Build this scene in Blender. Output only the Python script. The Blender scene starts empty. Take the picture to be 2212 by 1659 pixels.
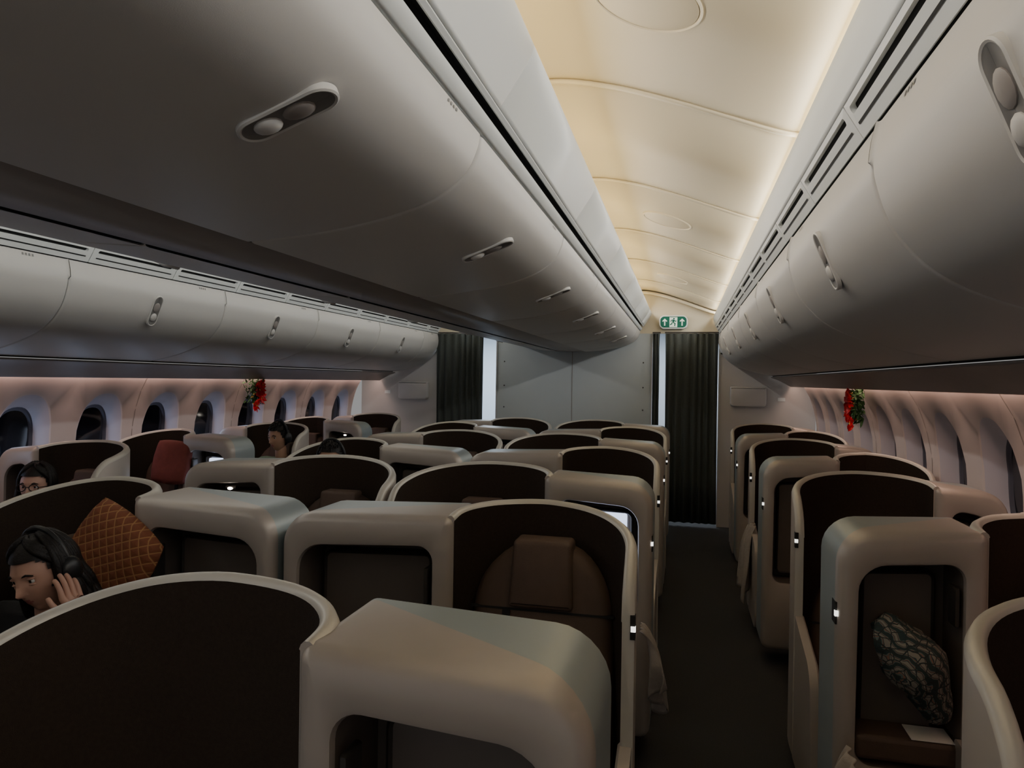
import bpy, bmesh, math, random
from mathutils import Vector, Matrix, noise
random.seed(4)
CX, CZ = 1.32, 1.68
Y0, Y1 = -1.4, 8.7
ROOT = bpy.context.scene.collection

# ------------------------------------------------------------------ materials
def mat(name, col, rough=0.5, metal=0.0, emit=None, es=0.0, noise_amt=0.0, nscale=40.0, bump=0.0, bscale=200.0, spec=0.5, sheen=0.0):
    m = bpy.data.materials.new(name); m.use_nodes = True
    nt = m.node_tree; b = nt.nodes['Principled BSDF']
    b.inputs['Base Color'].default_value = (*col, 1)
    b.inputs['Roughness'].default_value = rough
    b.inputs['Metallic'].default_value = metal
    b.inputs['Specular IOR Level'].default_value = spec
    if sheen: b.inputs['Sheen Weight'].default_value = sheen
    if emit:
        b.inputs['Emission Color'].default_value = (*emit, 1); b.inputs['Emission Strength'].default_value = es
    tc = nt.nodes.new('ShaderNodeTexCoord')
    if noise_amt:
        n = nt.nodes.new('ShaderNodeTexNoise'); n.inputs['Scale'].default_value = nscale; n.inputs['Detail'].default_value = 4
        mx = nt.nodes.new('ShaderNodeMix'); mx.data_type = 'RGBA'
        mx.inputs[6].default_value = (*[c*(1-noise_amt) for c in col], 1)
        mx.inputs[7].default_value = (*[min(1, c*(1+noise_amt)) for c in col], 1)
        nt.links.new(tc.outputs['Object'], n.inputs['Vector']); nt.links.new(n.outputs['Fac'], mx.inputs[0])
        nt.links.new(mx.outputs[2], b.inputs['Base Color'])
    if bump:
        n2 = nt.nodes.new('ShaderNodeTexNoise'); n2.inputs['Scale'].default_value = bscale
        bp = nt.nodes.new('ShaderNodeBump'); bp.inputs['Strength'].default_value = bump; bp.inputs['Distance'].default_value = 0.003
        nt.links.new(tc.outputs['Object'], n2.inputs['Vector']); nt.links.new(n2.outputs['Fac'], bp.inputs['Height'])
        nt.links.new(bp.outputs['Normal'], b.inputs['Normal'])
    return m

M_bin = mat('bin_plastic', (.60,.58,.55), .45, noise_amt=.02, nscale=3, bump=.05, bscale=600)
M_val = mat('valance_plastic', (.83,.85,.83), .4, noise_amt=.02, nscale=3)
M_ceil = mat('ceiling_cream', (.68,.60,.44), .5, noise_amt=.02, nscale=2)
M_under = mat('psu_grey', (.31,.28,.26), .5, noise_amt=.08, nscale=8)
M_black = mat('slot_black', (.006,.006,.006), .7)
M_wall = mat('sidewall_plastic', (.68,.61,.59), .5, noise_amt=.03, nscale=6)
M_reveal = mat('window_reveal', (.56,.54,.60), .45)
M_bulk = mat('bulkhead_laminate', (.52,.565,.58), .42, noise_amt=.03, nscale=5)
M_bulk2 = mat('partition_laminate', (.58,.55,.53), .5, noise_amt=.03, nscale=5)
M_floor = mat('carpet', (.035,.034,.034), .95, noise_amt=.5, nscale=180, bump=.6, bscale=400)
M_curt = mat('curtain_cloth', (.065,.074,.068), .9, noise_amt=.25, nscale=60, bump=.3, bscale=500)
M_shell = mat('seat_shell_champagne', (.44,.392,.352), .40, metal=.22, noise_amt=.04, nscale=12)
M_trim = mat('seat_trim_light', (.56,.53,.475), .38, metal=.1)
M_blue = mat('seat_panel_bluegrey', (.325,.372,.382), .38, metal=.18, noise_amt=.04, nscale=10)
M_felt = mat('wing_felt_brown', (.056,.039,.029), .9, noise_amt=.25, nscale=120, bump=.4, bscale=500, spec=.2)
M_leather = mat('seat_leather_brown', (.11,.073,.056), .6, noise_amt=.12, nscale=30, bump=.25, bscale=260, spec=.3)
M_dark = mat('recess_brown', (.13,.107,.092), .5, noise_amt=.1, nscale=14)
M_darkm = mat('dark_metal', (.09,.084,.078), .35, metal=.7)
M_strap = mat('strap_black', (.012,.011,.011), .7)
M_chrome = mat('buckle_chrome', (.6,.6,.6), .2, metal=1)
M_led = mat('row_led', (.9,.9,.9), .4, emit=(1,.97,.9), es=2.0)
M_screen = mat('screen_glow', (.1,.1,.12), .2, emit=(.66,.76,1), es=2.0)
M_lamp = mat('reading_lamp', (1,1,1), .3, emit=(1,.9,.78), es=20)
M_glass = mat('dimmed_window', (.012,.014,.022), .08)
M_rubber = mat('window_gasket', (.10,.10,.13), .5)
M_green = mat('exit_green', (.01,.10,.065), .5, emit=(.005,.13,.08), es=.22, spec=.2)
M_white = mat('exit_white', (.70,.78,.70), .5, emit=(.75,.9,.75), es=.35)
M_red = mat('petal_red', (.80,.014,.022), .5, noise_amt=.2, nscale=40)
M_leaf = mat('sprig_green', (.05,.13,.04), .7, noise_amt=.3, nscale=40)
M_gold = mat('gold_bauble', (.8,.5,.14), .25, metal=.9)
M_skin = mat('skin', (.54,.31,.23), .5, noise_amt=.06, nscale=30)
M_skin2 = mat('skin_tan', (.48,.275,.18), .5, noise_amt=.06, nscale=30)
M_lip = mat('lips', (.38,.13,.12), .45)
M_hair = mat('hair_black', (.012,.009,.008), .5, noise_amt=.4, nscale=90, bump=.5, bscale=180, spec=.3)
M_eye = mat('eye_white', (.6,.58,.55), .2)
M_iris = mat('iris', (.02,.012,.008), .15)
M_cloth_k = mat('shirt_black', (.02,.02,.024), .9, noise_amt=.2, nscale=60)
M_cloth_g = mat('shirt_green', (.20,.30,.20), .9, noise_amt=.15, nscale=60)
M_cloth_p = mat('blanket_taupe', (.34,.30,.27), .95, noise_amt=.15, nscale=60, bump=.4, bscale=200)
M_orangep = mat('pillow_red', (.17,.035,.026), .8, noise_amt=.2, nscale=40, bump=.3)
M_paper = mat('paper', (.9,.88,.84), .8)
M_galley = mat('galley_wall', (.7,.74,.78), .5)
M_phone = mat('headphone_black', (.010,.010,.011), .4)
M_label = mat('label_grey', (.22,.22,.21), .6)

def scarf_mat():
    m = bpy.data.materials.new('scarf_print'); m.use_nodes = True; nt = m.node_tree; bs = nt.nodes['Principled BSDF']
    bs.inputs['Roughness'].default_value = .85
    tc = nt.nodes.new('ShaderNodeTexCoord')
    v = nt.nodes.new('ShaderNodeTexVoronoi'); v.inputs['Scale'].default_value = 38; v.feature='DISTANCE_TO_EDGE'
    w = nt.nodes.new('ShaderNodeTexWave'); w.inputs['Scale'].default_value = 13; w.inputs['Distortion'].default_value = 9; w.bands_direction='DIAGONAL'
    nt.links.new(tc.outputs['Object'], v.inputs['Vector']); nt.links.new(tc.outputs['Object'], w.inputs['Vector'])
    r = nt.nodes.new('ShaderNodeValToRGB'); r.color_ramp.interpolation='CONSTANT'
    e=r.color_ramp.elements; e[0].color=(.03,.05,.05,1); e[1].position=.30; e[1].color=(.13,.17,.16,1)
    n=e.new(.50); n.color=(.27,.14,.10,1); n=e.new(.66); n.color=(.04,.065,.07,1); n=e.new(.82); n.color=(.27,.25,.21,1)
    nt.links.new(w.outputs['Fac'], r.inputs['Fac'])
    lt = nt.nodes.new('ShaderNodeMath'); lt.operation='LESS_THAN'; lt.inputs[1].default_value=.05
    nt.links.new(v.outputs['Distance'], lt.inputs[0])
    mx = nt.nodes.new('ShaderNodeMix'); mx.data_type='RGBA'; mx.inputs[7].default_value=(.03,.04,.04,1)
    nt.links.new(lt.outputs[0], mx.inputs[0]); nt.links.new(r.outputs['Color'], mx.inputs[6]); nt.links.new(mx.outputs[2], bs.inputs['Base Color'])
    return m
M_scarf = scarf_mat()
def quilt_mat():
    m = bpy.data.materials.new('pillow_quilted'); m.use_nodes = True; nt = m.node_tree; bs = nt.nodes['Principled BSDF']
    bs.inputs['Roughness'].default_value = .8
    tc = nt.nodes.new('ShaderNodeTexCoord'); sp = nt.nodes.new('ShaderNodeSeparateXYZ'); nt.links.new(tc.outputs['Object'], sp.inputs[0])
    def mth(op,a,b=None):
        n=nt.nodes.new('ShaderNodeMath'); n.operation=op
        for i,q in enumerate((a,b)):
            if q is None: continue
            if isinstance(q,(int,float)): n.inputs[i].default_value=q
            else: nt.links.new(q,n.inputs[i])
        return n.outputs[0]
    a=mth('ABSOLUTE',mth('SINE',mth('MULTIPLY',mth('ADD',sp.outputs[0],sp.outputs[2]),75)))
    b=mth('ABSOLUTE',mth('SINE',mth('MULTIPLY',mth('SUBTRACT',sp.outputs[0],sp.outputs[2]),75)))
    k=mth('MINIMUM',a,b)
    r=nt.nodes.new('ShaderNodeValToRGB'); e=r.color_ramp.elements
    e[0].color=(.42,.21,.08,1); e[0].position=.05; e[1].color=(.22,.068,.028,1); e[1].position=.30
    nt.links.new(k,r.inputs['Fac']); nt.links.new(r.outputs['Color'],bs.inputs['Base Color'])
    bp=nt.nodes.new('ShaderNodeBump'); bp.inputs['Strength'].default_value=.6; bp.inputs['Distance'].default_value=.004
    nt.links.new(k,bp.inputs['Height']); nt.links.new(bp.outputs['Normal'],bs.inputs['Normal'])
    return m
M_quilt = quilt_mat()

# ------------------------------------------------------------------ helpers
def new_mesh(name, verts, faces, mats, fm=None, smooth=True, angle=35):
    me = bpy.data.meshes.new(name); me.from_pydata([tuple(v) for v in verts], [], faces)
    for m in mats: me.materials.append(m)
    if fm:
        for p, i in zip(me.polygons, fm): p.material_index = i
    bm = bmesh.new(); bm.from_mesh(me)
    bmesh.ops.recalc_face_normals(bm, faces=bm.faces)
    lim = math.radians(angle)
    for e in bm.edges:
        if len(e.link_faces) == 2: e.smooth = e.calc_face_angle(0) < lim
    for f in bm.faces: f.smooth = smooth
    bm.to_mesh(me); bm.free(); return me

def obj(name, me, parent=None, loc=(0,0,0), rot=(0,0,0)):
    o = bpy.data.objects.new(name, me); ROOT.objects.link(o)
    o.location = loc; o.rotation_euler = rot
    if parent: o.parent = parent
    return o
def empty(name, loc=(0,0,0), rot=(0,0,0)):
    o = bpy.data.objects.new(name, None); ROOT.objects.link(o); o.location = loc; o.rotation_euler = rot; o.empty_display_size = .1
    return o

def box_data(x0,x1,y0,y1,z0,z1):
    v = [(x0,y0,z0),(x1,y0,z0),(x1,y1,z0),(x0,y1,z0),(x0,y0,z1),(x1,y0,z1),(x1,y1,z1),(x0,y1,z1)]
    f = [(0,3,2,1),(4,5,6,7),(0,1,5,4),(1,2,6,5),(2,3,7,6),(3,0,4,7)]
    return v, f
def box(name, x0,x1,y0,y1,z0,z1, m, parent=None, bev=0.0):
    v,f=box_data(x0,x1,y0,y1,z0,z1)
    o = obj(name, new_mesh(name, v, f, [m], smooth=bev>0), parent)
    if bev:
        md = o.modifiers.new('b','BEVEL'); md.width = bev; md.segments = 3
    return o

def catmull(pts, n=5):
    out = []
    P = [pts[0]] + list(pts) + [pts[-1]]
    for i in range(1, len(P)-2):
        p0,p1,p2,p3 = [Vector(p) for p in P[i-1:i+3]]
        for k in range(n):
            t = k/n
            out.append(0.5*((2*p1)+(-p0+p2)*t+(2*p0-5*p1+4*p2-p3)*t*t+(-p0+3*p1-3*p2+p3)*t**3))
    out.append(Vector(pts[-1])); return out

def W(p, side=1):   # cabin section coords (relative to the eye point) -> world x,z ; side -1 mirrors about the centreline
    return (side*(CX+p[0]), CZ+p[1])

def sweep(name, prof, y0, y1, m, side=1, parent=None, thick=0.0, smooth=True, seg=1):
    vs=[]; fs=[]; n=len(prof)
    ys=[y0+(y1-y0)*k/seg for k in range(seg+1)]
    for y in ys:
        for p in prof:
            x,z = W(p, side); vs.append((x,y,z))
    for k in range(seg):
        for i in range(n-1):
            a=k*n+i; fs.append((a,a+1,a+n+1,a+n))
    o = obj(name, new_mesh(name, vs, fs, [m], smooth=smooth, angle=50), parent)
    if thick:
        md=o.modifiers.new('s','SOLIDIFY'); md.thickness=thick; md.offset=0
    return o

def rpoly(corners, radii, n=7):
    out=[]; N=len(corners)
    for i in range(N):
        p=Vector(corners[i]); a=Vector(corners[i-1]); b=Vector(corners[(i+1)%N]); r=radii[i]
        s=p+(a-p).normalized()*r; e=p+(b-p).normalized()*r
        c=0.55
        for k in range(n):
            t=k/(n-1)
            c1=s.lerp(p,c); c2=e.lerp(p,c)
            out.append((1-t)**3*s+3*(1-t)**2*t*c1+3*(1-t)*t*t*c2+t**3*e)
    return out
def inset(o, d):
    if abs(d)<1e-9: return list(o)
    N=len(o); out=[]
    for i in range(N):
        t=(o[(i+1)%N]-o[i-1])
        if t.length<1e-9: t=Vector((1,0))
        t.normalize(); out.append(o[i]+Vector((-t.y,t.x))*d)
    return out
def loft(rings, mats_idx, cap0=None, cap1=None):
    vs=[]; fs=[]; fm=[]; N=len(rings[0])
    for r in rings: vs+= [tuple(p) for p in r]
    for k in range(len(rings)-1):
        for i in range(N):
            j=(i+1)%N; fs.append((k*N+i,k*N+j,(k+1)*N+j,(k+1)*N+i)); fm.append(mats_idx[k])
    if cap0 is not None: fs.append(tuple(range(N))); fm.append(cap0)
    if cap1 is not None:
        b=(len(rings)-1)*N; fs.append(tuple(b+i for i in range(N))); fm.append(cap1)
    return vs,fs,fm

def join_data(parts):
    V=[];F=[];M=[]
    for v,f,m in parts:
        b=len(V); V+=list(v); F+=[tuple(i+b for i in q) for q in f]; M+=list(m)
    return V,F,M
def bx(x0,x1,y0,y1,z0,z1,mi=0):
    v,f=box_data(x0,x1,y0,y1,z0,z1); return v,f,[mi]*6
def ell(c, r, mi=0, nu=14, nv=9, rot=None):
    vs=[];fs=[]
    for j in range(nv+1):
        ph=math.pi*j/nv
        for i in range(nu):
            th=2*math.pi*i/nu
            p=Vector((r[0]*math.sin(ph)*math.cos(th), r[1]*math.sin(ph)*math.sin(th), r[2]*math.cos(ph)))
            if rot: p=rot@p
            vs.append(tuple(p+Vector(c)))
    for j in range(nv):
        for i in range(nu):
            a=j*nu+i;b=j*nu+(i+1)%nu; fs.append((a,b,b+nu,a+nu))
    return vs,fs,[mi]*len(fs)
def tube(pts, r, mi=0, n=10):
    vs=[];fs=[]; P=[Vector(p) for p in pts]; a=None
    for k,p in enumerate(P):
        t=(P[min(k+1,len(P)-1)]-P[max(k-1,0)]).normalized()
        a=t.orthogonal().normalized() if a is None else (a-t*a.dot(t)).normalized()
        b=t.cross(a); rr=r[k] if isinstance(r,(list,tuple)) else r
        for i in range(n):
            th=2*math.pi*i/n; vs.append(tuple(p+a*math.cos(th)*rr+b*math.sin(th)*rr))
    for k in range(len(P)-1):
        for i in range(n):
            j=(i+1)%n; fs.append((k*n+i,k*n+j,(k+1)*n+j,(k+1)*n+i))
    fs.append(tuple(range(n))); fs.append(tuple((len(P)-1)*n+i for i in range(n)))
    return vs,fs,[mi]*len(fs)

# ------------------------------------------------------------------ cabin shell
BP = 1.27; JOINT0 = 1.715 - 3*BP
def segs(y0=Y0,y1=8.62):
    out=[]; y=JOINT0
    while y<y1:
        a=max(y,y0); b=min(y+BP,y1)
        if b-a>.1: out.append((a,b,y+BP/2))
        y+=BP
    return out
door_out = catmull([(.415,.583),(.403,.52),(.405,.45),(.45,.335),(.56,.228),(.75,.152),(.98,.0975)],5)
door_cen = catmull([(-.500,.612),(-.508,.575),(-.535,.522),(-.60,.47),(-.70,.43),(-.82,.402),(-.97,.38),(-1.15,.365)],5)

M_latchin = mat('latch_recess', (.20,.19,.18), .5)
def latch_data(prof, target, side, yc):
    best=min(range(1,len(prof)-1), key=lambda i:(prof[i]-Vector(target)).length)
    p=prof[best]; t=(prof[best+1]-prof[best-1]).normalized()
    x,z=W(p,side); T=Vector((side*t.x,0,t.y)).normalized(); Y=Vector((0,1,0)); N=T.cross(Y)
    if N.z>0: N=-N
    C=Vector((x,yc,z))+N*.003
    L,R=.092,.034
    o=rpoly([(-L,-R),(L,-R),(L,R),(-L,R)],[.0335]*4,8)
    def mp(o,d): return [C+T*q.x+Y*q.y+N*d for q in o]
    rings=[mp(inset(o,-.004),-.012),mp(inset(o,-.004),.000),mp(inset(o,.000),.0025),mp(inset(o,.004),.0005),mp(inset(o,.008),-.0008)]
    v,f,m=loft(rings,[0,0,0,1],None,1)
    rot=Matrix((T,Y,N)).transposed()
    a=ell(C+T*.040,(.026,.024,.010),0,rot=rot)
    b=ell(C-T*.022,(.030,.025,.006),2,rot=rot)
    return join_data([(v,f,m),a,b])

def build_bins(prof, side, target, sgn):
    for (a,b,yc) in segs():
        e=empty('overhead_bin',(0,0,0))
        vs=[];fs=[];n=len(prof)
        nr=[]
        for i in range(n):
            t=(prof[min(i+1,n-1)]-prof[max(i-1,0)]).normalized(); q=Vector((-t.y,t.x))
            if q.y>0: q=-q
            nr.append(q)
        ys=[(a+.002,-.008),(a+.005,-.003),(a+.010,-.001),(a+.018,0),(b-.018,0),(b-.010,-.001),(b-.005,-.003),(b-.002,-.008)]
        for (y,d) in ys:
            for i,p in enumerate(prof):
                x,z=W(p+nr[i]*d,side); vs.append((x,y,z))
        for k in range(len(ys)-1):
            for i in range(n-1):
                c=k*n+i; fs.append((c,c+1,c+n+1,c+n))
        obj('door',new_mesh('door',vs,fs,[M_bin],angle=60),e)
        if a<=yc<=b:
            v,f,m=latch_data(prof,target,side,yc)
            obj('latch',new_mesh('latch',v,f,[M_bin,M_latchin,M_under],m),e)
        p=prof[1]; q=prof[2]
        for k in range(4):
            vs=[];
            for (pp,yy) in ((p,b-.26+k*.018),(p,b-.25+k*.018),(q,b-.25+k*.018),(q,b-.26+k*.018)):
                x,z=W(pp,side); vs.append((x-side*.0015*sgn,yy,z))
            obj('row_label',new_mesh('row_label',vs,[(0,1,2,3)],[M_label]),e)
for s in (1,-1):
    build_bins(door_out, s, (.425,.395), 1)
    build_bins(door_cen, s, (-.66,.445), -1)
    off=[Vector((p.x+.012,p.y+.009)) for p in door_out]
    sweep('trim_bin_back_outboard',off,Y0,8.66,M_val,s)
    offc=[Vector((p.x-.010,p.y+.010)) for p in door_cen]
    sweep('trim_bin_back_centre',offc,Y0,8.66,M_val,s)
    sweep('trim_valance_outboard',catmull([(.346,.785),(.340,.775),(.345,.74),(.366,.668)],4),Y0,8.6,M_val,s,thick=.006)
    A=Vector((.366,.668)); B=Vector((.412,.590))
    def along(t,d=0): 
        q=A.lerp(B,t); nrm=Vector((-(B-A).y,(B-A).x)).normalized()
        if nrm.x>0: nrm=-nrm
        return q+nrm*d
    sweep('trim_vent_strip',[along(0,-.012),along(1,-.012)],Y0,8.6,M_black,s)
    parts=[]
    y=1.84-5*.635
    while y<8.4:
        ya,yb=max(y,Y0)+.003,min(y+.635,8.6)-.003
        out=rpoly([(ya,0.0),(yb,0.0),(yb,1.0),(ya,1.0)],[.003]*4,6)
        inn=[]
        for q in rpoly([(ya+.03,.0),(yb-.03,.0),(yb-.03,.02),(ya+.03,.02)],[.0095]*4,6):
            inn.append(Vector((q.x,.16+q.y*11)))
        def mp(o,d): 
            r=[]
            for q in o:
                w=along(q.y,d); x,z=W(w,s); r.append((x,q.x,z))
            return r
        v,f,m=loft([mp(out,-.01),mp(out,.002),mp(inn,.004),mp(inn,-.011)],[0,0,0])
        parts.append((v,f,m))
        gv=[]
        for q in [(ya+.03,.62),(yb-.03,.62),(yb-.03,.69),(ya+.03,.69)]:
            w=along(q[1],.0045); x,z=W(w,s); gv.append((x,q[0],z))
        parts.append((gv,[(0,1,2,3)],[1]))
        y+=.635
    V,F,Mi=join_data(parts)
    obj('trim_vent_frame',new_mesh('vent',V,F,[M_val,M_black],Mi),None)
    sweep('trim_bin_gap',[(.414,.592),(.430,.585)],Y0,8.6,M_black,s)
    sweep('trim_psu_lip',[(.975,.112),(1.0,.090)],Y0,8.55,M_black,s)
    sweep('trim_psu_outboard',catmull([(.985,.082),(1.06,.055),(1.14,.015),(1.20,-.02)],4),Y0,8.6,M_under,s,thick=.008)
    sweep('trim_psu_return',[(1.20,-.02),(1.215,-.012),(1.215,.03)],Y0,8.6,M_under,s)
    for (a,b,yc) in segs():
        sweep('trim_valance_centre',catmull([(-.384,.842),(-.372,.826),(-.385,.79),(-.42,.735),(-.456,.680)],4),a+.0015,b-.0015,M_val,s,thick=.006)
    sweep('trim_valance_back',[(-.40,.83),(-.47,.69)],Y0,8.6,M_black,s)
    sweep('trim_rail',[(-.456,.680),(-.455,.674),(-.464,.668),(-.470,.672)],Y0,8.6,M_val,s)
    sweep('trim_slot',[(-.465,.676),(-.50,.70),(-.53,.66),(-.478,.652)],Y0,8.6,M_black,s)
    sweep('trim_bin_lip',[(-.500,.660),(-.480,.655),(-.475,.648),(-.490,.622),(-.500,.619),(-.515,.625)],Y0,8.6,M_val,s)
sweep('trim_psu_lip_centre',[(-1.14,.372),(-1.168,.385)],Y0,8.55,M_black,1)
sweep('trim_psu_lip_centre',[(-1.14,.372),(-1.168,.385)],Y0,8.55,M_black,-1)
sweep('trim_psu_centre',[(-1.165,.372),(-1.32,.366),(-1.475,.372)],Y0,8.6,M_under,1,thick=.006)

ceil = catmull([(-.72,1.07),(-.49,1.10),(-.27,1.065),(-.05,.995),(.15,.92),(.31,.862),(.42,.84),(.46,.82)],6)
CJ=[Y0,0.01,1.28,2.55,3.82,5.09,6.36,7.63,8.6]
for s in (1,-1):
    for a,b in zip(CJ[:-1],CJ[1:]):
        sweep('ceiling',ceil,a+.003,b-.003,M_ceil,s,thick=.006)
        sweep('trim_ceiling_joint',[Vector((p.x,p.y-.007)) for p in ceil],b-.016,b+.016,M_ceil,s,thick=.008)
    for yc in (-.6,1.9,4.5,7.0):
        px=-.11; pz=1.015
        sl=math.atan2(.995-1.065,.22)
        T=Vector((s*math.cos(sl),0,math.sin(sl))); Yv=Vector((0,1,0))
        C=Vector((s*(CX+px),yc,CZ+pz-.006))
        o=[Vector((.15*math.cos(2*math.pi*i/48),.15*math.sin(2*math.pi*i/48))) for i in range(48)]
        def mp(r,d): return [C+T*q.x*r+Yv*q.y*r+Vector((0,0,-d)) for q in o]
        v,f,m=loft([mp(1.03,-.01),mp(1.03,.006),mp(.99,.010),mp(.97,.002),mp(.96,.006)],[0,0,0,0],None,0)
        obj('ceiling_cover',new_mesh('ceiling_cover',v,f,[M_ceil,M_under],m))
    sweep('ceiling_cove_back',[(-.72,1.07),(-.72,.86),(-.39,.835)],Y0,8.6,M_ceil,s)
    sweep('ceiling_cove_outboard',[(.46,.82),(.46,.72),(.352,.72)],Y0,8.6,M_ceil,s)
box('ceiling_outer',-2.8,2.8,Y0,8.72,2.86,2.90,M_val)

# side walls with windows
WP=[(0.02,1.255),(-.12,1.335),(-.25,1.38),(-.4,1.41),(-.6,1.42),(-.93,1.42),(-1.3,1.40),(-1.68,1.39)]
def wallx(z):
    h=z-CZ
    for (h0,x0),(h1,x1) in zip(WP[:-1],WP[1:]):
        if h<=h0 and h>=h1:
            t=(h-h0)/(h1-h0); return CX+x0+(x1-x0)*t
    return CX+(WP[0][1] if h>0 else WP[-1][1])
WC=[3.64+.61*k for k in range(-8,8)]
for s in (1,-1):
    nm='wall_right' if s==1 else 'wall_left'
    parts=[]
    ZB,ZT=.80,1.70
    for yc in WC:
        n=12
        def edge(a,b): return [Vector(a).lerp(Vector(b),k/n) for k in range(n)]
        hw=.305
        rect=edge((yc-hw,ZB),(yc+hw,ZB))+edge((yc+hw,ZB),(yc+hw,ZT))+edge((yc+hw,ZT),(yc-hw,ZT))+edge((yc-hw,ZT),(yc-hw,ZB))
        zc=1.22
        def sup(a,b,e=2.35):
            r=[]
            for q in rect:
                th=math.atan2((q.y-(ZB+ZT)/2)/((ZT-ZB)/2),(q.x-yc)/hw)
                c,sn=math.cos(th),math.sin(th)
                r.append(Vector((yc+a*abs(c)**(2/e)*(1 if c>=0 else -1), zc+b*abs(sn)**(2/e)*(1 if sn>=0 else -1))))
            return r
        def mp(o,d): return [(s*(wallx(q.y)+d),q.x,q.y) for q in o]
        rings=[mp(rect,0),mp(sup(.205,.335),0),mp(sup(.198,.325),.006),mp(sup(.165,.275),.05),mp(sup(.150,.245),.085),mp(sup(.140,.232),.088),mp(sup(.132,.222),.10)]
        v,f,m=loft(rings,[0,0,1,1,2,2],None,3)
        parts.append((v,f,m))
    V,F,Mi=join_data(parts)
    obj(nm,new_mesh(nm,V,F,[M_wall,M_reveal,M_rubber,M_glass],Mi,angle=28))
    lower=[(wallx(z)-CX,z-CZ) for z in (.80,.6,.38,.2,0.0)]
    sweep(nm+'_lower',lower,WC[0]-.305,8.7,M_wall,s)
    for yc in WC[::2]:
        pr=[(wallx(z)-CX-.002,z-CZ) for z in (1.69,1.56,1.43,1.28,1.1,.8)]
        sweep('trim_wall_joint',pr,yc-.308,yc-.302,M_under,s)
box('floor',-2.75,2.75,Y0-.2,11.6,-.05,0,M_floor)
# ------------------------------------------------------------------ end bulkhead
YB=8.66
bulk=empty('bulkhead_partition')
box('centre_panel',-.95,.95,YB,YB+.05,0,2.27,M_bulk,bulk)
box('seam',-.004,.004,YB-.004,YB,0,2.27,M_under,bulk)
for x in (-.86,.86):
    for z in (1.35,1.62,1.92):
        v,f,m=ell((x,YB,z),(.009,.004,.009)); obj('screw',new_mesh('screw',v,f,[M_darkm],m),bulk)
for s,nm in ((1,'wall_end_right'),(-1,'wall_end_left')):
    a,b=sorted((s*1.745,s*2.80))
    box(nm,a,b,YB,YB+.05,0,2.27,M_bulk2)
    a,b=sorted((s*.95,s*.965)); box('door_frame_inner',a,b,YB-.02,YB+.07,0,2.27,M_bulk2,bulk)
    a,b=sorted((s*1.73,s*1.745)); box('door_frame_outer',a,b,YB-.02,YB+.07,0,2.27,M_bulk2,bulk)
    c=s*2.06
    o=rpoly([(-.20,1.42),(.20,1.42),(.20,1.65),(-.20,1.65)],[.04,.04,.015,.015],6)
    def mp(o,d): return [(c+q.x,YB-d,q.y) for q in o]
    v,f,m=loft([mp(o,0),mp(o,.06),mp(inset(o,.008),.075),mp(inset(o,.02),.08)],[0,0,0],None,0)
    obj('bassinet_mount',new_mesh('bm',v,f,[M_bulk2],m))
    box('placard',s*2.43-.04,s*2.43+.04,YB-.006,YB,1.49,1.53,M_val)
box('wall_end_header',-2.8,2.8,YB,YB+.05,2.27,2.87,M_ceil)
for s in (1,-1):
    sweep('trim_ceiling_arch',[Vector((p.x,p.y-.03)) for p in ceil[4:-8]],8.50,8.62,M_ceil,s,thick=.03)
box('wall_galley_back',-2.8,2.8,11.4,11.45,0,2.5,M_galley)
box('wall_galley_left',-2.8,-2.75,8.72,11.4,0,2.5,M_galley)
box('wall_galley_right',2.75,2.8,8.72,11.4,0,2.5,M_galley)
box('ceiling_galley',-2.8,2.8,8.72,11.45,2.5,2.55,M_galley)
gd=empty('galley_cart_locker')
box('locker_body',-.95,.95,9.6,10.4,0,2.3,M_galley,gd)
for i in range(4):
    box('locker_door_%d'%i,-.9+.46*i,-.9+.46*i+.42,9.585,9.6,.1,1.0,M_val,gd,bev=.004)
def curtain(x0,x1,y,z0,z1,amp=.035,waves=9):
    n=waves*12; vs=[];fs=[]; zs=[z0,z0+.5,z0+1.2,z1-.3,z1]
    for j,z in enumerate(zs):
        for i in range(n+1):
            t=i/n; a=amp*(.75+.25*math.sin(j*1.3+i*.05))
            ph=t*waves*2*math.pi+1.1*math.sin(t*9)+.25*math.sin(j+t*5)
            vs.append((x0+(x1-x0)*t+.006*math.sin(t*40+j), y+a*math.sin(ph), z))
    for j in range(len(zs)-1):
        for i in range(n): a=j*(n+1)+i; fs.append((a,a+1,a+n+2,a+n+1))
    e=empty('curtain')
    o=obj('cloth',new_mesh('curtain',vs,fs,[M_curt],angle=80),e)
    md=o.modifiers.new('s','SOLIDIFY'); md.thickness=.004
    v,f,m=tube([(x0-.01,y,z1+.012),(x1+.01,y,z1+.012)],.009); obj('rail',new_mesh('rail',v,f,[M_darkm],m),e)
curtain(1.12,1.72,8.60,.04,2.265,waves=7,amp=.026)
curtain(.975,1.05,8.61,.04,2.265,amp=.018,waves=2)
curtain(-1.74,-1.125,8.60,.04,2.265,waves=7,amp=.026)
v,f,m=tube(catmull([(1.75,8.52,2.03),(1.86,8.50,2.03),(1.90,8.50,2.0),(1.90,8.50,1.90)],5),.009)
v2,f2,m2=tube([(1.75,8.52,2.03),(1.78,8.66,2.03)],.009)
V,F,Mi=join_data([(v,f,m),(v2,f2,m2)])
obj('coat_hook',new_mesh('coat_hook',V,F,[M_strap],Mi))

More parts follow.
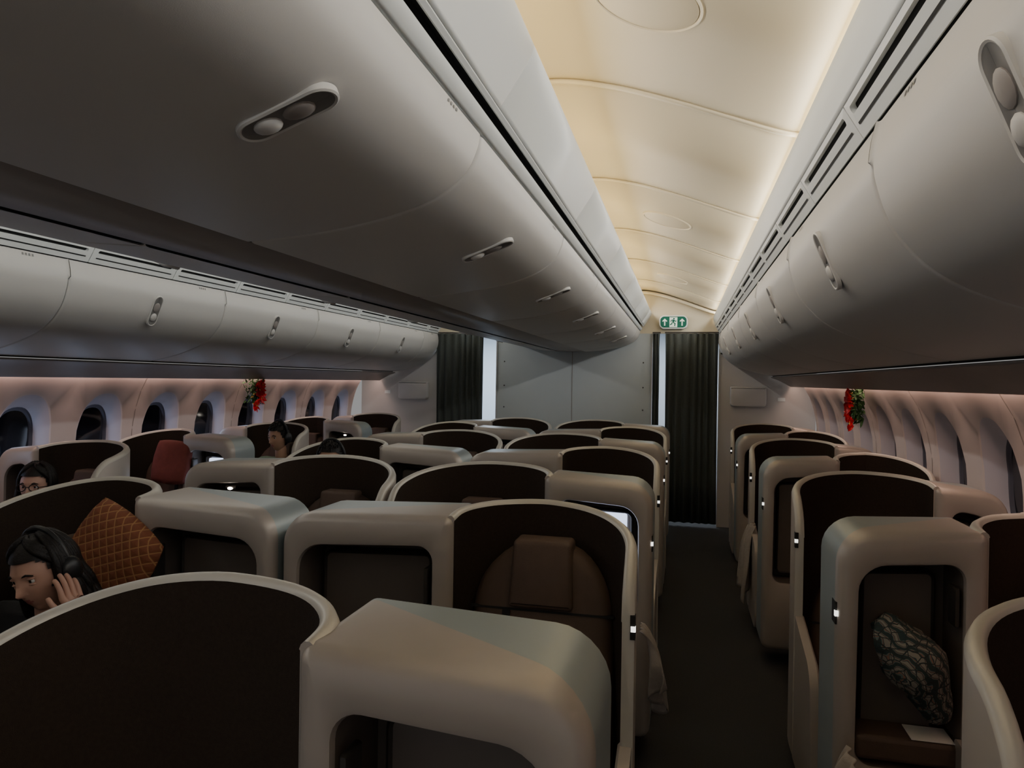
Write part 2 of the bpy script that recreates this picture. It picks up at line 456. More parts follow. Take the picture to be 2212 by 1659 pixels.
# exit sign
ex=empty('exit_sign',(1.205,8.60,2.40))
o=rpoly([(-.165,-.08),(.165,-.08),(.165,.08),(-.165,.08)],[.06]*4,8)
def mpx(o,d): return [(q.x,-d,q.y) for q in o]
v,f,m=loft([mpx(o,-.05),mpx(o,.01),mpx(inset(o,.006),.016),mpx(inset(o,.014),.016),mpx(inset(o,.015),.012)],[0,0,0,1],None,1)
obj('case',new_mesh('case',v,f,[M_val,M_green],m),ex)
box('white_panel',-.045,.045,-.0145,-.0125,-.058,.058,M_white,ex)
def poly(name,pts,m,d,parent):
    vs=[(p[0],-d,p[1]) for p in pts]; obj(name,new_mesh(name,vs,[tuple(range(len(pts)))],[m],smooth=False),parent)
for c in (-.10,.10):
    poly('arrow_head',[(c,.042),(c-.030,.012),(c-.020,.004),(c,.024),(c+.020,.004),(c+.030,.012)],M_white,.0135,ex)
    poly('arrow_shaft',[(c-.007,-.042),(c+.007,-.042),(c+.007,.028),(c-.007,.028)],M_white,.0138,ex)
d=.0165
poly('figure_head',[(.006+.010*math.cos(a*math.pi/6),.040+.010*math.sin(a*math.pi/6)) for a in range(12)],M_green,d,ex)
poly('figure_torso',[(-.010,.030),(.014,.028),(.008,-.004),(-.014,-.002)],M_green,d,ex)
poly('figure_arm_front',[(.006,.029),(.024,.014),(.034,.020),(.037,.012),(.024,.002),(.004,.016)],M_green,d,ex)
poly('figure_arm_back',[(-.004,.031),(-.026,.025),(-.036,.006),(-.028,.002),(-.020,.016),(-.005,.020)],M_green,d,ex)
poly('figure_leg_front',[(.005,-.002),(.026,-.014),(.020,-.048),(.009,-.048),(.012,-.019),(-.010,-.006)],M_green,d,ex)
poly('figure_leg_back',[(-.010,-.002),(-.012,-.024),(-.036,-.038),(-.042,-.028),(-.022,-.015),(-.016,.004)],M_green,d,ex)

# ------------------------------------------------------------------ seats
TOP=1.275
def seat_meshes(wW,cW,mir,led_side,tall,screen=False,drop=.06,armdrop=.10):
    """local: u from wing outer edge, v toward the seat's front, z up -> x=mir*u, y=-v"""
    def L(u,v,z): return (mir*u,-v,z)
    parts=[]
    arm=.47
    path=catmull([(.0,arm),(.0,.38),(.008,.28),(.038,.18),(.095,.095),(.175,.035),(.27,.006),(wW*.56,.0),(wW-.19,.018),(wW-.10,.055),(wW-.035,.115),(wW-.004,.18),(wW,.252)],4)
    N=len(path); s=[0]
    for i in range(1,N): s.append(s[-1]+(path[i]-path[i-1]).length)
    vs=[];fs=[];fm=[]
    r=.13; S_=s[-1]
    for i,p in enumerate(path):
        t=(path[min(i+1,N-1)]-path[max(i-1,0)]).normalized()
        n=Vector((-t.y,t.x))
        if n.dot(Vector((wW/2,.3))-p)<0: n=-n
        d=s[i]; h=TOP; tt=d/S_
        if tt<.62: h-=armdrop*((.62-tt)/.62)**1.7
        else: h-=.030*((tt-.62)/.38)**2
        if d<r: h-=r-math.sqrt(max(0,r*r-(r-d)**2))
        sec=[(0,.10),(0,.55),(0,h-.022),(.006,h-.008),(.017,h),(.026,h),(.033,h-.006),(.036,h-.014),(.034,h-.016),(.034,.42)]
        K=len(sec)
        for (o,z) in sec:
            q=p+n*o; vs.append(L(q.x,q.y,z))
    for i in range(N-1):
        for k in range(K-1):
            a=i*K+k; fs.append((a,a+1,a+K+1,a+K))
            fm.append(0 if k<2 else (1 if k<7 else 2))
    fs.append(tuple(range(K))); fm.append(1)
    fs.append(tuple((N-1)*K+k for k in range(K))); fm.append(0)
    parts.append(('wing_shell',new_mesh('wing',vs,fs,[M_shell,M_trim,M_felt],fm,angle=50)))
    # --- console
    W_=wW+cW; FR=.275
    ctop=TOP-.030
    out=rpoly([(wW-.034,.10),(W_,.10),(W_,ctop-.020),(wW-.034,ctop)],[.045,.045,.105,.030],8)
    zb=.50 if tall else .66
    rec=rpoly([(wW+.035,zb),(W_-.06,zb),(W_-.065,ctop-.125),(wW+.035,ctop-.100)],[.05,.05,.08,.05],8)
    def R(o,d): return [L(q.x,d(q.x) if callable(d) else d,q.y) for q in o]
    vb=lambda u: .012+.225*min(1,max(0,(u-wW)/cW))**.85
    rings=[R(out,0.0),R(out,vb),R(out,lambda u:vb(u)+.001),R(out,FR-.034),R(inset(out,.005),FR-.016),R(inset(out,.014),FR-.005),R(inset(out,.028),FR),
           R(inset(rec,-.014),FR),R(inset(rec,-.004),FR-.004),R(rec,FR-.016),R(rec,.09)]
    v,f,m=loft(rings,[1,0,0,0,0,0,0,0,0,2],1,2)
    parts.append(('console',new_mesh('console',v,f,[M_shell,M_blue,M_dark],m,angle=40)))
    dr=rpoly([(wW+.075,zb+.03),(W_-.09,zb+.03),(W_-.095,TOP-.195),(wW+.075,TOP-.18)],[.03]*4,6)
    v,f,m=loft([R(dr,.09),R(dr,.145),R(inset(dr,.006),.15),R(inset(dr,.012),.144)],[0,0,0],None,1)
    hd=rpoly([(wW+.046,TOP-.32),(wW+.062,TOP-.32),(wW+.062,TOP-.20),(wW+.046,TOP-.20)],[.006]*4,4)
    v2,f2,m2=loft([R(hd,FR-.06),R(hd,FR-.012),R(inset(hd,.003),FR-.006)],[2,2],None,2)
    pv=join_data([(v,f,m),(v2,f2,m2)])
    parts.append(('cupboard',new_mesh('cupboard',pv[0],pv[1],[M_darkm,M_dark,M_darkm],pv[2])))
    if screen:
        sc=rpoly([(wW+.12,zb+.22),(W_-.12,zb+.22),(W_-.12,TOP-.20),(wW+.12,TOP-.20)],[.01]*4,3)
        v,f,m=loft([R(sc,.14),R(sc,.165)],[0],None,0)
        parts.append(('screen',new_mesh('screen',v,f,[M_screen],m)))
    # --- backrest + headrest
    uc=wW/2+.005; hw=min(.245,wW/2-.055); D=-drop
    bt=1.150+D
    o=rpoly([(uc-hw,.44),(uc+hw,.44),(uc+hw*.90,bt),(uc-hw*.90,bt)],[.04,.04,hw*.85,hw*.85],10)
    rec_l=max(0,drop-.1)*.6
    vv=lambda z: .085+rec_l+(1.17-z)*(.16+rec_l*.5)
    def B(o,d): return [L(q.x,vv(q.y)+d,q.y) for q in o]
    v,f,m=loft([B(o,-.03),B(o,.03),B(inset(o,.006),.045),B(inset(o,.018),.055),B(inset(o,.035),.06)],[0,0,0,0],None,0)
    hr=rpoly([(uc-.105,.955+D),(uc+.105,.955+D),(uc+.095,1.165+D),(uc-.095,1.165+D)],[.012,.012,.015,.015],5)
    v2,f2,m2=loft([B(hr,.0),B(hr,.072),B(inset(hr,.004),.080),B(inset(hr,.014),.084)],[0,0,0],None,0)
    def plate(u0,u1,z0,z1,d0,d1,mi):
        o=[Vector((u0,z0)),Vector((u1,z0)),Vector((u1,z1)),Vector((u0,z1))]
        return loft([B(o,d0),B(o,d1)],[mi],None,mi)
    pv=join_data([(v,f,m),(v2,f2,m2),plate(uc-hw*.95,uc+hw*.95,.940+D,.947+D,.05,.0615,1),plate(uc+.10,uc+.125,.50,.94+D,.05,.065,1),
                  plate(uc-.10,uc-.065,.875+D,.905+D,.05,.075,2),plate(uc-.092,uc-.080,.84+D,.875+D,.05,.07,1)])
    parts.append(('backrest',new_mesh('backrest',pv[0],pv[1],[M_leather,M_strap,M_chrome],pv[2],angle=45)))
    o=rpoly([(.055,.12),(wW-.03,.12),(wW-.03,.68),(.055,.68)],[.03,.03,.07,.07],6)
    def S(o,z): return [L(q.x,q.y,z) for q in o]
    v,f,m=loft([S(inset(o,.05),.02),S(inset(o,.05),.30),S(o,.33),S(o,.44),S(inset(o,.01),.465),S(inset(o,.04),.475)],[1,1,0,0,0],1,0)
    parts.append(('cushion',new_mesh('cushion',v,f,[M_leather,M_darkm],m,angle=45)))
    o=rpoly([(arm-.03,.08),(.90,.08),(.84,.60),(arm-.03,.70)],[.02,.05,.08,.02],6)
    def A_(o,u): return [L(u,q.x,q.y) for q in o]
    v,f,m=loft([A_(o,.004),A_(o,.035),A_(inset(o,.008),.042)],[0,0],0,0)
    o2=rpoly([(.25,.08),(.85,.08),(.80,.58),(.25,.62)],[.02,.05,.06,.02],6)
    v2,f2,m2=loft([A_(o2,wW-.012),A_(o2,wW+.05)],[0],0,0)
    pv=join_data([(v,f,m),(v2,f2,m2)])
    parts.append(('armrests',new_mesh('armrests',pv[0],pv[1],[M_shell],pv[2],angle=40)))
    if led_side=='wing':
        pl=bx(*sorted((mir*-.002,mir*.012)),-arm-.004,-arm+.02,.985,1.05,1); dt=bx(*sorted((mir*-.003,mir*.010)),-arm-.006,-arm+.003,1.007,1.022,0)
    else:
        pl=bx(*sorted((mir*(W_-.016),mir*(W_+.002))),-FR+.02,-FR+.07,.93,1.0,1); dt=bx(*sorted((mir*(W_-.014),mir*(W_+.004))),-FR+.014,-FR+.026,.957,.974,0)
    pv=join_data([pl,dt])
    parts.append(('row_marker',new_mesh('row_marker',pv[0],pv[1],[M_led,M_strap],pv[2],smooth=False)))
    return parts
cache={}
def seat(x,y,wW,cW,mir,led,tall=True,screen=False,drop=.06,armdrop=.10,name='business_class_seat'):
    key=(wW,cW,mir,led,tall,screen,drop,armdrop)
    if key not in cache: cache[key]=seat_meshes(*key)
    e=empty(name,(x,y,0))
    for n,me in cache[key]: obj(n,me,e)
    return e
CR=[1.31,2.41,3.46,4.52,5.58,6.64,7.70]
for i,y in enumerate(CR):
    if i%2==0:
        seat(.012,y,.735,.455,1,'console',False,screen=(i==2),drop=.42 if i==0 else .06,armdrop=.20 if i==0 else .11)
        seat(-.012,y,.70,.49,-1,'console',False,drop=.42 if i==0 else .06,armdrop=.12)
    else:
        seat(1.205,y,.62,.57,-1,'wing',False,drop=.0 if i==1 else .10)
        seat(-1.205,y,.66,.53,1,'wing',False,drop=.10,armdrop=.16)
SR=[1.66,2.66,3.70,4.74,5.78,6.82,7.86]
for i,y in enumerate(SR):
    if i%2==0:
        seat(1.80,y,.63,.26,1,'wing',False,drop=.30)
        seat(-1.80,y,.63,.26,-1,'wing',False,drop=.06)
    else:
        seat(2.69,y,.50,.39,-1,'console',True,drop=.14)
        seat(-2.69,y,.50,.39,1,'console',True,screen=(i==3),drop=.06)

# ------------------------------------------------------------------ people
def head_mesh(skin_m, hair_m, female=False):
    NU,NV=64,48; vs=[];fs=[];fm=[]; info=[]
    def shape(n, infl=0.0, face=True):
        x,y,z=n
        p=Vector((x*.074,y*.094,z*.118))
        if z<0:
            p.x*=1-.42*(-z)**1.6
            if y>0: p.y*=1-.45*(-z)
            else: p.y*=1-.12*(-z)**2
        if z>0.0: p.x*=1+.04*math.sin(z*math.pi)
        if face and y<0:
            f=min(1,-y*2)
            p.y-=f*.024*math.exp(-(x/.11)**2)*max(0,min(1,(.12-z)/.38))*(1 if z>-.30 else math.exp(-((z+.30)/.045)**2))
            p.y-=f*.006*math.exp(-((abs(x)-.10)/.07)**2-((z+.29)/.06)**2)
            p.y+=f*.010*math.exp(-((abs(x)-.40)/.17)**2-((z-.03)/.11)**2)
            p.y-=f*.005*math.exp(-((abs(x)-.35)/.28)**2-((z-.21)/.07)**2)
            p.y-=f*.007*math.exp(-(x/.24)**2-((z+.47)/.045)**2)
            p.y-=f*.007*math.exp(-(x/.22)**2-((z+.58)/.045)**2)
            p.y+=f*.004*math.exp(-(x/.25)**2-((z+.525)/.02)**2)
            p.y-=f*.010*math.exp(-(x/.30)**2-((z+.86)/.14)**2)
        return p*(1+infl)
    for j in range(NV+1):
        ph=math.pi*j/NV
        for i in range(NU):
            th=2*math.pi*i/NU
            n=Vector((math.sin(ph)*math.cos(th),math.sin(ph)*math.sin(th),math.cos(ph)))
            info.append(n); vs.append(tuple(shape(n)))
    for j in range(NV):
        for i in range(NU):
            a=j*NU+i;b=j*NU+(i+1)%NU
            fs.append((a,b,b+NU,a+NU)); n=(info[a]+info[b+NU])/2
            fm.append(1 if (n.y<-.5 and abs(n.x)<.25-abs(n.z+.525)*1.2 and -.62<n.z<-.43) else 0)
    parts=[(vs,fs,fm)]
    for s in (1,-1):
        parts.append(ell((s*.030,-.0695,.004),(.0125,.0125,.0100),2))
        parts.append(ell((s*.030,-.0790,.004),(.0055,.004,.0055),3))
        parts.append(ell((s*.030,-.0755,.0125),(.0155,.0105,.0050),0))
        parts.append(ell((s*.030,-.0750,-.0060),(.0145,.0095,.0035),0))
        parts.append(tube([(s*.014,-.090,.022),(s*.030,-.089,.027),(s*.047,-.079,.021)],[.003,.0035,.002],4,8))
        parts.append(ell((s*.076,.010,-.005),(.008,.018,.030),0))
        parts.append(ell((s*.080,.012,-.005),(.005,.011,.020),1))
    hv=[];hf=[]
    for n in info:
        rr=.07+ .018*noise.noise(n*6)+.03*max(0,n.z)
        hv.append(tuple(shape(n,rr,False)))
    for j in range(NV):
        for i in range(NU):
            a=j*NU+i;b=j*NU+(i+1)%NU; n=(info[a]+info[b+NU])/2
            hl = n.z > .52-.45*max(0,(n.y+.75)) if n.y<0 else n.z>-.55
            if n.y<0 and n.y>-.42 and n.z>(-.25 if female else .0): hl=True
            if hl: hf.append((a,b,b+NU,a+NU))
    parts.append((hv,hf,[4]*len(hf)))
    rnd=random.Random(3)
    if female:
        for k in range(40):
            az=math.radians(-14+208*k/39)
            pts=[]
            for th in (14,34,54,74,92):
                t=math.radians(th); n=Vector((math.sin(t)*math.cos(az),math.sin(t)*math.sin(az),math.cos(t)))
                pts.append(shape(n,.12+rnd.uniform(0,.05),False))
            l=pts[-1]; wv=rnd.uniform(-.01,.01)
            out=Vector((l.x,l.y+.02,0)).normalized()
            pts+= [l+out*.010+Vector((wv,.008,-.06)), l+out*.016+Vector((-wv,.018,-.13)), l+out*.006+Vector((wv,.03,-.20+rnd.uniform(-.03,.03)))]
            P=catmull(pts,3); r0=rnd.uniform(.009,.013)
            parts.append(tube(P,[r0*(.55+.6*math.sin(min(1,q/(len(P)*.7))*1.7))*(1 if q<len(P)*.8 else (len(P)-q)/(len(P)*.2+.01)+.1) for q in range(len(P))],4,7))
        for s_ in (1,-1):
            for k in range(9):
                pts=[]
                for q in range(6):
                    f=q/5; az=math.radians(-90+s_*(4+74*f)); th=math.radians(12+40*f+ k*3.2*f*(1-.1*f))
                    n=Vector((math.sin(th)*math.cos(az),math.sin(th)*math.sin(az),math.cos(th)))
                    pts.append(shape(n,.10+rnd.uniform(0,.02),False))
                parts.append(tube(catmull(pts,3),[.006+.004*math.sin(i/15*3.1) for i in range(16)],4,6))
    else:
        for k in range(150):
            az=rnd.uniform(0,2*math.pi); th=rnd.uniform(0,1.25)
            n=Vector((math.sin(th)*math.cos(az),math.sin(th)*math.sin(az),math.cos(th)))
            if n.y<-.3 and n.z<.62: continue
            p=shape(n,.07,False); d=Vector((rnd.uniform(-.4,.4),-.6+rnd.uniform(-.3,.3),0)); d=(d-n*d.dot(n)).normalized()
            parts.append(tube([p,p+d*.014+n*.006,p+d*.028+n*.004],[.005,.0045,.001],4,5))
    V,F,Mi=join_data(parts)
    return new_mesh('head',V,F,[skin_m,M_lip,M_eye,M_iris,hair_m],Mi,angle=60)

def skin_obj(name, pts, edges, radii, m, parent, sub=2):
    me=bpy.data.meshes.new(name); me.from_pydata(pts,edges,[]); me.materials.append(m)
    o=obj(name,me,parent)
    sk=o.modifiers.new('skin','SKIN'); sk.use_smooth_shade=True
    lay=me.skin_vertices[0].data if me.skin_vertices else None
    if lay is None:
        bm=bmesh.new(); bm.from_mesh(me); bm.verts.layers.skin.verify(); bm.to_mesh(me); bm.free(); lay=me.skin_vertices[0].data
    for i,r in enumerate(radii):
        lay[i].radius=(r,r) if not isinstance(r,tuple) else r
        lay[i].use_root=(i==0)
    sb=o.modifiers.new('sub','SUBSURF'); sb.levels=sub; sb.render_levels=sub
    return o

def hand(parent, wrist, dirv, palmn, skin_m, curl=.5, s=1.0, thumbside=1):
    D=Vector(dirv).normalized(); Nn=(Vector(palmn)-D*Vector(palmn).dot(D)).normalized(); S=D.cross(Nn)*thumbside
    w=Vector(wrist); pts=[w-D*.06*s,w,w+D*.045*s]; ed=[(0,1),(1,2)]; rad=[.024*s,.022*s,(.026*s)]
    for k,(so,ln) in enumerate(((.027,.072),(.009,.080),(-.009,.075),(-.026,.060))):
        b=w+D*(.085 if k in(1,2) else .08)*s+S*so*s
        i0=len(pts); pts.append(b); ed.append((2,i0)); rad.append(.011*s)
        ang=0; p=b
        for q in range(3):
            ang+=curl*(.55+.12*q); step=ln*s*(.45,.32,.23)[q]
            p=p+(D*math.cos(ang)+Nn*math.sin(ang)+S*so*1.2)*step
            pts.append(p); ed.append((len(pts)-2,len(pts)-1)); rad.append((.0085,.008,.0068)[q]*s)
    b=w+D*.03*s+S*.026*s; i0=len(pts); pts.append(b); ed.append((1,i0)); rad.append(.014*s)
    p=b
    for q,st in enumerate((.032,.028,.022)):
        p=p+(D*.75+S*(.6-.25*q)+Nn*.35*(q*.4+.3)).normalized()*st*s; pts.append(p); ed.append((len(pts)-2,len(pts)-1)); rad.append((.0105,.0095,.0075)[q]*s)
    return skin_obj('hand',[tuple(p) for p in pts],ed,rad,skin_m,parent,2)

def headphones(parent, loc, rot):
    pts=[(.092*math.cos(t),0.012,.142*math.sin(t)-.0) for t in [math.pi*k/20 for k in range(21)]]
    a=tube(pts,.009,0,10)
    c1=ell((.092,.012,-.005),(.022,.038,.044)); c2=ell((-.092,.012,-.005),(.022,.038,.044))
    V,F,Mi=join_data([a,c1,c2]); obj('headphones',new_mesh('headphones',V,F,[M_phone],Mi),parent,loc,rot)

def person(name, hip, head, yaw, tilt, skin_m, cloth, female, phones=True, hands=None, glasses=False, nod=0.0):
    e=empty(name)
    hip=Vector(hip); hd=Vector(head)
    rot=(nod,tilt,yaw)
    h=obj('head',head_mesh(skin_m,M_hair,female),e,tuple(hd),rot)
    if phones: headphones(e,tuple(hd),rot)
    neck=hd+Vector((0,.035,-.14)); chest=hip.lerp(neck,.72)+Vector((0,-.01,0)); belly=hip.lerp(neck,.35)
    sw=.165 if female else .19
    skin_obj('neck',[tuple(neck+Vector((0,.01,-.06))),tuple(neck),tuple(hd+Vector((0,.02,-.05)))],[(0,1),(1,2)],[.06,.052,.05],skin_m,e)
    pts=[hip,belly,chest,neck+Vector((0,.01,-.045))]; ed=[(0,1),(1,2),(2,3)]; rad=[(.15,.12),(.135,.105),(.15,.11),(.062,.055)]
    def add(p,par,r): pts.append(Vector(p)); ed.append((par,len(pts)-1)); rad.append(r); return len(pts)-1
    H=hands or {}
    wr={}
    for s,k in ((1,'l'),(-1,'r')):
        sh=chest+Vector((s*sw,0.0,.06)); i=add(sh,2,.06)
        wrist=Vector(H[k][0]) if k in H else hip+Vector((s*.10,-.33,.13))
        mid=sh.lerp(wrist,.5); el=Vector(H[k][1]) if k in H else mid+Vector((s*.07,.08,-.10))
        i=add(el,i,.045); 
        i=add(el.lerp(wrist,.92),i,.031); wr[k]=(el,wrist)
    for s in (1,-1):
        i=add(hip+Vector((s*.09,-.05,-.01)),0,.09); i=add(hip+Vector((s*.11,-.42,.0)),i,.07)
        i=add(hip+Vector((s*.11,-.46,-.38)),i,.05); add(hip+Vector((s*.11,-.58,-.41)),i,.035)
    skin_obj('body',[tuple(p) for p in pts],ed,rad,cloth,e,2)
    for s,k in ((1,'l'),(-1,'r')):
        el,w=wr[k]
        if k in H: hand(e,w,H[k][2],H[k][3],skin_m,H[k][4],1.0,s)
        else: hand(e,w,(w-el)+Vector((0,-.1,-.02)),(0,0,-1),skin_m,.45,1.0,s)
    if glasses:
        parts=[]
        for s in (1,-1):
            parts.append(tube([(s*.033+.024*math.cos(t),-.098,.002+.019*math.sin(t)) for t in [2*math.pi*k/20 for k in range(21)]],.0024,0,6))
            parts.append(tube([(s*.056,-.097,.006),(s*.079,-.03,.004),(s*.08,.01,0)],.002,0,6))
        parts.append(tube([(-.010,-.100,.006),(.010,-.100,.006)],.0022,0,6))
        V,F,Mi=join_data(parts); obj('glasses',new_mesh('glasses',V,F,[M_strap],Mi),e,tuple(hd),rot)
    return e

person('seated_woman',(-.80,2.02,.56),(-.625,1.83,1.055),math.radians(0),math.radians(-9),M_skin,M_cloth_k,True,True,
       {'l':((-.480,1.80,.915),(-.48,1.96,.76),(-.12,-.02,1.0),(-1,.15,0),.40)},nod=math.radians(11))
person('seated_man',(-1.99,5.40,.56),(-1.955,5.32,1.18),math.radians(-14),0,M_skin2,M_cloth_g,False,True,nod=math.radians(6))
person('seated_woman',(-2.14,3.32,.56),(-2.16,3.22,1.055),math.radians(20),0,M_skin,M_cloth_k,True,False,glasses=True)
person('seated_man',(-.90,4.22,.56),(-.90,4.22,1.14),math.radians(15),0,M_skin2,M_cloth_k,False,True)

# ------------------------------------------------------------------ soft props
def cushion(name, loc, rot, w, h, t, m):
    vs=[];fs=[]; n=18
    for side in (1,-1):
        for j in range(n+1):
            for i in range(n+1):
                a=-1+2*i/n;b=-1+2*j/n
                k=max(0,(1-a**4)*(1-b**4))**.5
                pin=1-.06*(a*a*b*b) 
                vs.append((a*w/2*(1-.05*b*b)*pin, side*t/2*k+.004*noise.noise(Vector((a*3,b*3,side*2))), b*h/2*(1-.05*a*a)*pin))
    N=(n+1)**2
    for s in range(2):
        for j in range(n):
            for i in range(n):
                a=s*N+j*(n+1)+i; fs.append((a,a+1,a+n+2,a+n+1))
    me=new_mesh(name,vs,fs,[m],angle=180); bm=bmesh.new(); bm.from_mesh(me); bmesh.ops.remove_doubles(bm,verts=bm.verts,dist=.0008); bmesh.ops.recalc_face_normals(bm,faces=bm.faces); bm.to_mesh(me); bm.free()
    return obj(name,me,None,loc,rot)
cushion('quilted_pillow',(-.625,2.10,1.04),(math.radians(-14),math.radians(28),math.radians(-8)),.36,.32,.10,M_quilt)
cushion('red_pillow',(-2.28,4.44,1.05),(math.radians(-12),math.radians(6),math.radians(12)),.28,.32,.09,M_orangep)

def cloth_lump(name, pts, r, m):
    v,f,mi=tube(catmull(pts,6),r,0,28)
    vv=[]
    for p in v:
        q=Vector(p); k=noise.noise(Vector((q.x*30,q.y*30,q.z*7)))*.022
        vv.append((q.x+k,q.y+k*.6,q.z+noise.noise(q*14)*.012))
    return obj(name,new_mesh(name,vv,f,[m],mi,angle=120))
def taper(n,a,b,c): 
    return [a+(b-a)*min(1,k/(n*.5)) if k<n*.5 else b+(c-b)*((k-n*.5)/(n*.5)) for k in range(n)]
def drape(name, x, side, y0, y1, z0, z1, m, seed=0):
    nu,nv=44,22; vs=[];fs=[]
    for j in range(nv+1):
        t=j/nv
        for i in range(nu+1):
            u=i/nu
            hem=z0+.05*math.sin(u*5+seed)+.025*math.sin(u*13+seed)
            z=z1+(hem-z1)*t
            fold=(.008+.022*t)*math.sin(u*22+1.5*math.sin(t*3+seed)+seed)+.012*t*math.sin(u*9+seed*2)
            spread=(y0+y1)/2+(u-.5)*(y1-y0)*(.75+.35*t)
            top=.05*(1-t)**6
            vs.append((x+side*(.02+.02*t+fold-top),spread+.01*math.sin(t*7+u*4),z+.01*math.sin(u*17)*t))
    for j in range(nv):
        for i in range(nu):
            a=j*(nu+1)+i; fs.append((a,a+1,a+nu+2,a+nu+1))
    o=obj(name,new_mesh(name,vs,fs,[m],angle=180)); md=o.modifiers.new('s','SOLIDIFY'); md.thickness=.006
    return o
drape('blanket',1.205,1,2.92,3.10,.36,.66,M_cloth_p,1)
drape('blanket',1.79,-1,2.0,2.36,.06,.60,M_cloth_p,3)
drape('blanket',1.79,-1,5.1,5.45,.25,.70,M_cloth_p,5)
cloth_lump('patterned_bag',[(1.93,2.42,.96),(1.98,2.39,.90),(2.04,2.39,.80),(2.10,2.43,.66)],taper(19,.03,.095,.02),M_scarf)
box('storage_ledge',1.86,2.165,2.395,2.55,.52,.596,M_leather,bev=.015)
box('paper_sheet',2.02,2.14,2.40,2.50,.598,.600,M_paper)
for (x,y,z) in ((-.93,3.205,1.105),(-.93,5.325,1.105),(-1.98,6.565,1.105),(.94,7.445,1.105)):
    e=empty('reading_lamp',(x,y,z))
    v,f,m=ell((0,0,0),(.014,.008,.007)); obj('bulb',new_mesh('bulb',v,f,[M_lamp],m),e)
    v,f,m=tube([(-.03,.012,.004),(.03,.012,.004)],.010); obj('housing',new_mesh('housing',v,f,[M_darkm],m),e)

# ------------------------------------------------------------------ garlands
def garland(loc, s):
    parts=[]
    rnd=random.Random(5+int(s))
    def leaf(c,d,ln,w,mi):
        d=d.normalized(); side=d.cross(Vector((rnd.uniform(-1,1),rnd.uniform(-1,1),rnd.uniform(-1,1)))).normalized(); nn=d.cross(side)
        pts=[c,c+d*ln*.3+side*w+nn*w*.3,c+d*ln*.7+side*w*.7,c+d*ln,c+d*ln*.7-side*w*.7,c+d*ln*.3-side*w+nn*w*.3,c+d*ln*.5-nn*w*.3]
        return ([tuple(p) for p in pts],[(0,1,6),(1,2,6),(2,3,6),(3,4,6),(4,5,6),(5,0,6)],[mi]*6)
    for k in range(200):
        a=rnd.uniform(0,2*math.pi); r=rnd.uniform(0,.11); z=rnd.uniform(-.10,.12)
        c=Vector((-s*rnd.uniform(.0,.07),math.cos(a)*r*(1-abs(z)*3),z))
        parts.append(leaf(c,Vector((-s*rnd.uniform(0,1),math.cos(a),rnd.uniform(-1,.8))),rnd.uniform(.04,.075),.010,1))
    for (fy,fz,r,n) in ((.0,.03,.095,12),(.035,-.045,.08,11),(-.04,-.12,.065,9),(.05,.085,.055,8)):
        c=Vector((-s*.085,fy,fz))
        for k in range(n):
            a=2*math.pi*k/n+rnd.uniform(-.2,.2)
            parts.append(leaf(c,Vector((-s*.35,math.cos(a),math.sin(a))),r,r*.28,0))
        for k in range(4): parts.append(ell(c+Vector((-s*.015,rnd.uniform(-.01,.01),rnd.uniform(-.01,.01))),(.006,.006,.006),2,8,6))
    for k in range(8):
        parts.append(ell((-s*rnd.uniform(.05,.09),rnd.uniform(-.07,.07),rnd.uniform(-.12,.1)),(.010,.010,.010),2,10,7))
    V,F,Mi=join_data(parts)
    obj('christmas_garland',new_mesh('garland',V,F,[M_red,M_leaf,M_gold],Mi,smooth=False),None,loc)
garland((-(CX+1.27),5.85,1.53),-1)
garland(((CX+1.27),5.55,1.53),1)

# ------------------------------------------------------------------ lights
def strip(name, X,H, dirv, power, col, side=1, width=.03, y0=Y0, y1=8.55):
    ld=bpy.data.lights.new(name,'AREA'); ld.shape='RECTANGLE'; ld.size=y1-y0; ld.size_y=width; ld.energy=power; ld.color=col
    o=bpy.data.objects.new(name,ld); ROOT.objects.link(o)
    d=Vector((side*dirv[0],0,dirv[1])).normalized(); zl=-d; xl=Vector((0,1,0)); yl=zl.cross(xl)
    x,z=W((X,H),side)
    M=Matrix((xl,yl,zl)).transposed().to_4x4(); M.translation=Vector((x,(y0+y1)/2,z)); o.matrix_world=M
    return o
strip('cove_light_outboard',.415,.75,(-.3,1),15,(1,.77,.37),1)
strip('cove_light_inboard',-.50,.87,(.35,1),14,(1,.75,.30),1)
strip('cove_light_outboard',.415,.75,(-.3,1),9,(.95,.97,1),-1)
strip('cove_light_inboard',-.50,.87,(.35,1),9,(.95,.97,1),-1)
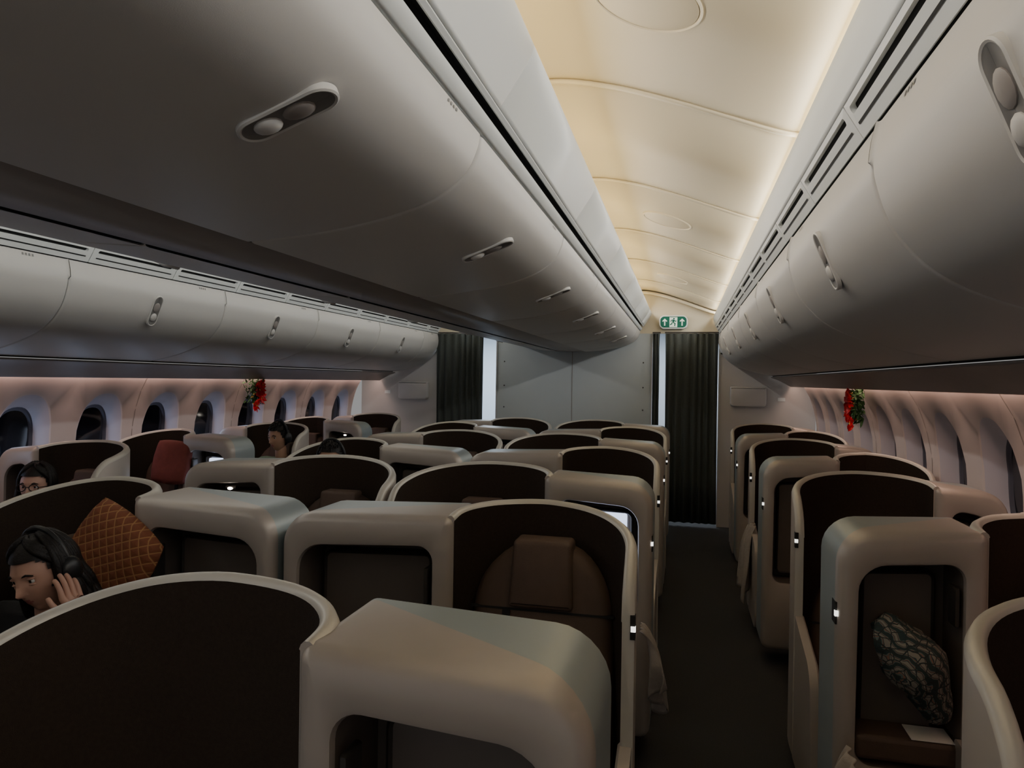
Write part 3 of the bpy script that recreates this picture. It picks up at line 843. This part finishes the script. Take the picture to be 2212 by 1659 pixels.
strip('added_fill_outboard',.372,.815,(-1,-.45),31,(.92,.96,1),1,.02)  # added fill strip hidden behind the outboard valance, brightens centre valance, bins and seats
strip('added_fill_inboard',-.405,.868,(1,-.45),22,(.99,.96,.92),1,.02)  # added fill strip tucked behind the centre valance lip, brightens the outboard bins
strip('added_fill_outboard',.372,.815,(-1,-.45),16,(.92,.96,1),-1,.02)  # the same two added fill strips, mirrored for the left aisle
strip('added_fill_inboard',-.405,.868,(1,-.45),19,(.94,.98,1),-1,.02)
strip('sidewall_wash',1.235,.02,(.08,-1),12,(1,.64,.48),1,.02,WC[0],8.6)
strip('sidewall_wash',1.235,.02,(.08,-1),13,(1,.66,.55),-1,.02,WC[0],8.6)
def area(name,loc,rot,sx,sy,p,col):
    ld=bpy.data.lights.new(name,'AREA'); ld.shape='RECTANGLE'; ld.size=sx; ld.size_y=sy; ld.energy=p; ld.color=col
    o=bpy.data.objects.new(name,ld); ROOT.objects.link(o); o.location=loc; o.rotation_euler=rot
area('galley_light',(-1.4,10,2.45),(0,0,0),1.2,1.0,75,(.75,.87,1))
area('galley_light',(1.4,10,2.45),(0,0,0),1.2,1.0,45,(.85,.92,1))
for yc in WC:
    if yc>1.5:
        area('window_daylight',(-(wallx(1.2)+.075),yc,1.2),(0,math.radians(-90),0),.34,.2,.38,(.50,.68,1))

w=bpy.data.worlds.new('world'); bpy.context.scene.world=w; w.use_nodes=True
w.node_tree.nodes['Background'].inputs[0].default_value=(.79,.78,.77,1); w.node_tree.nodes['Background'].inputs[1].default_value=.36

# ------------------------------------------------------------------ camera
cd=bpy.data.cameras.new('camera'); cam=bpy.data.objects.new('camera',cd); ROOT.objects.link(cam)
cd.sensor_width=36; cd.lens=24.95; cd.clip_start=.03
cam.matrix_world = Matrix.Translation((CX,0,CZ)) @ Matrix.Rotation(math.radians(13.5),4,'Z') @ Matrix.Rotation(math.radians(90-.27),4,'X') @ Matrix.Rotation(.0153,4,'Z')
bpy.context.scene.camera=cam
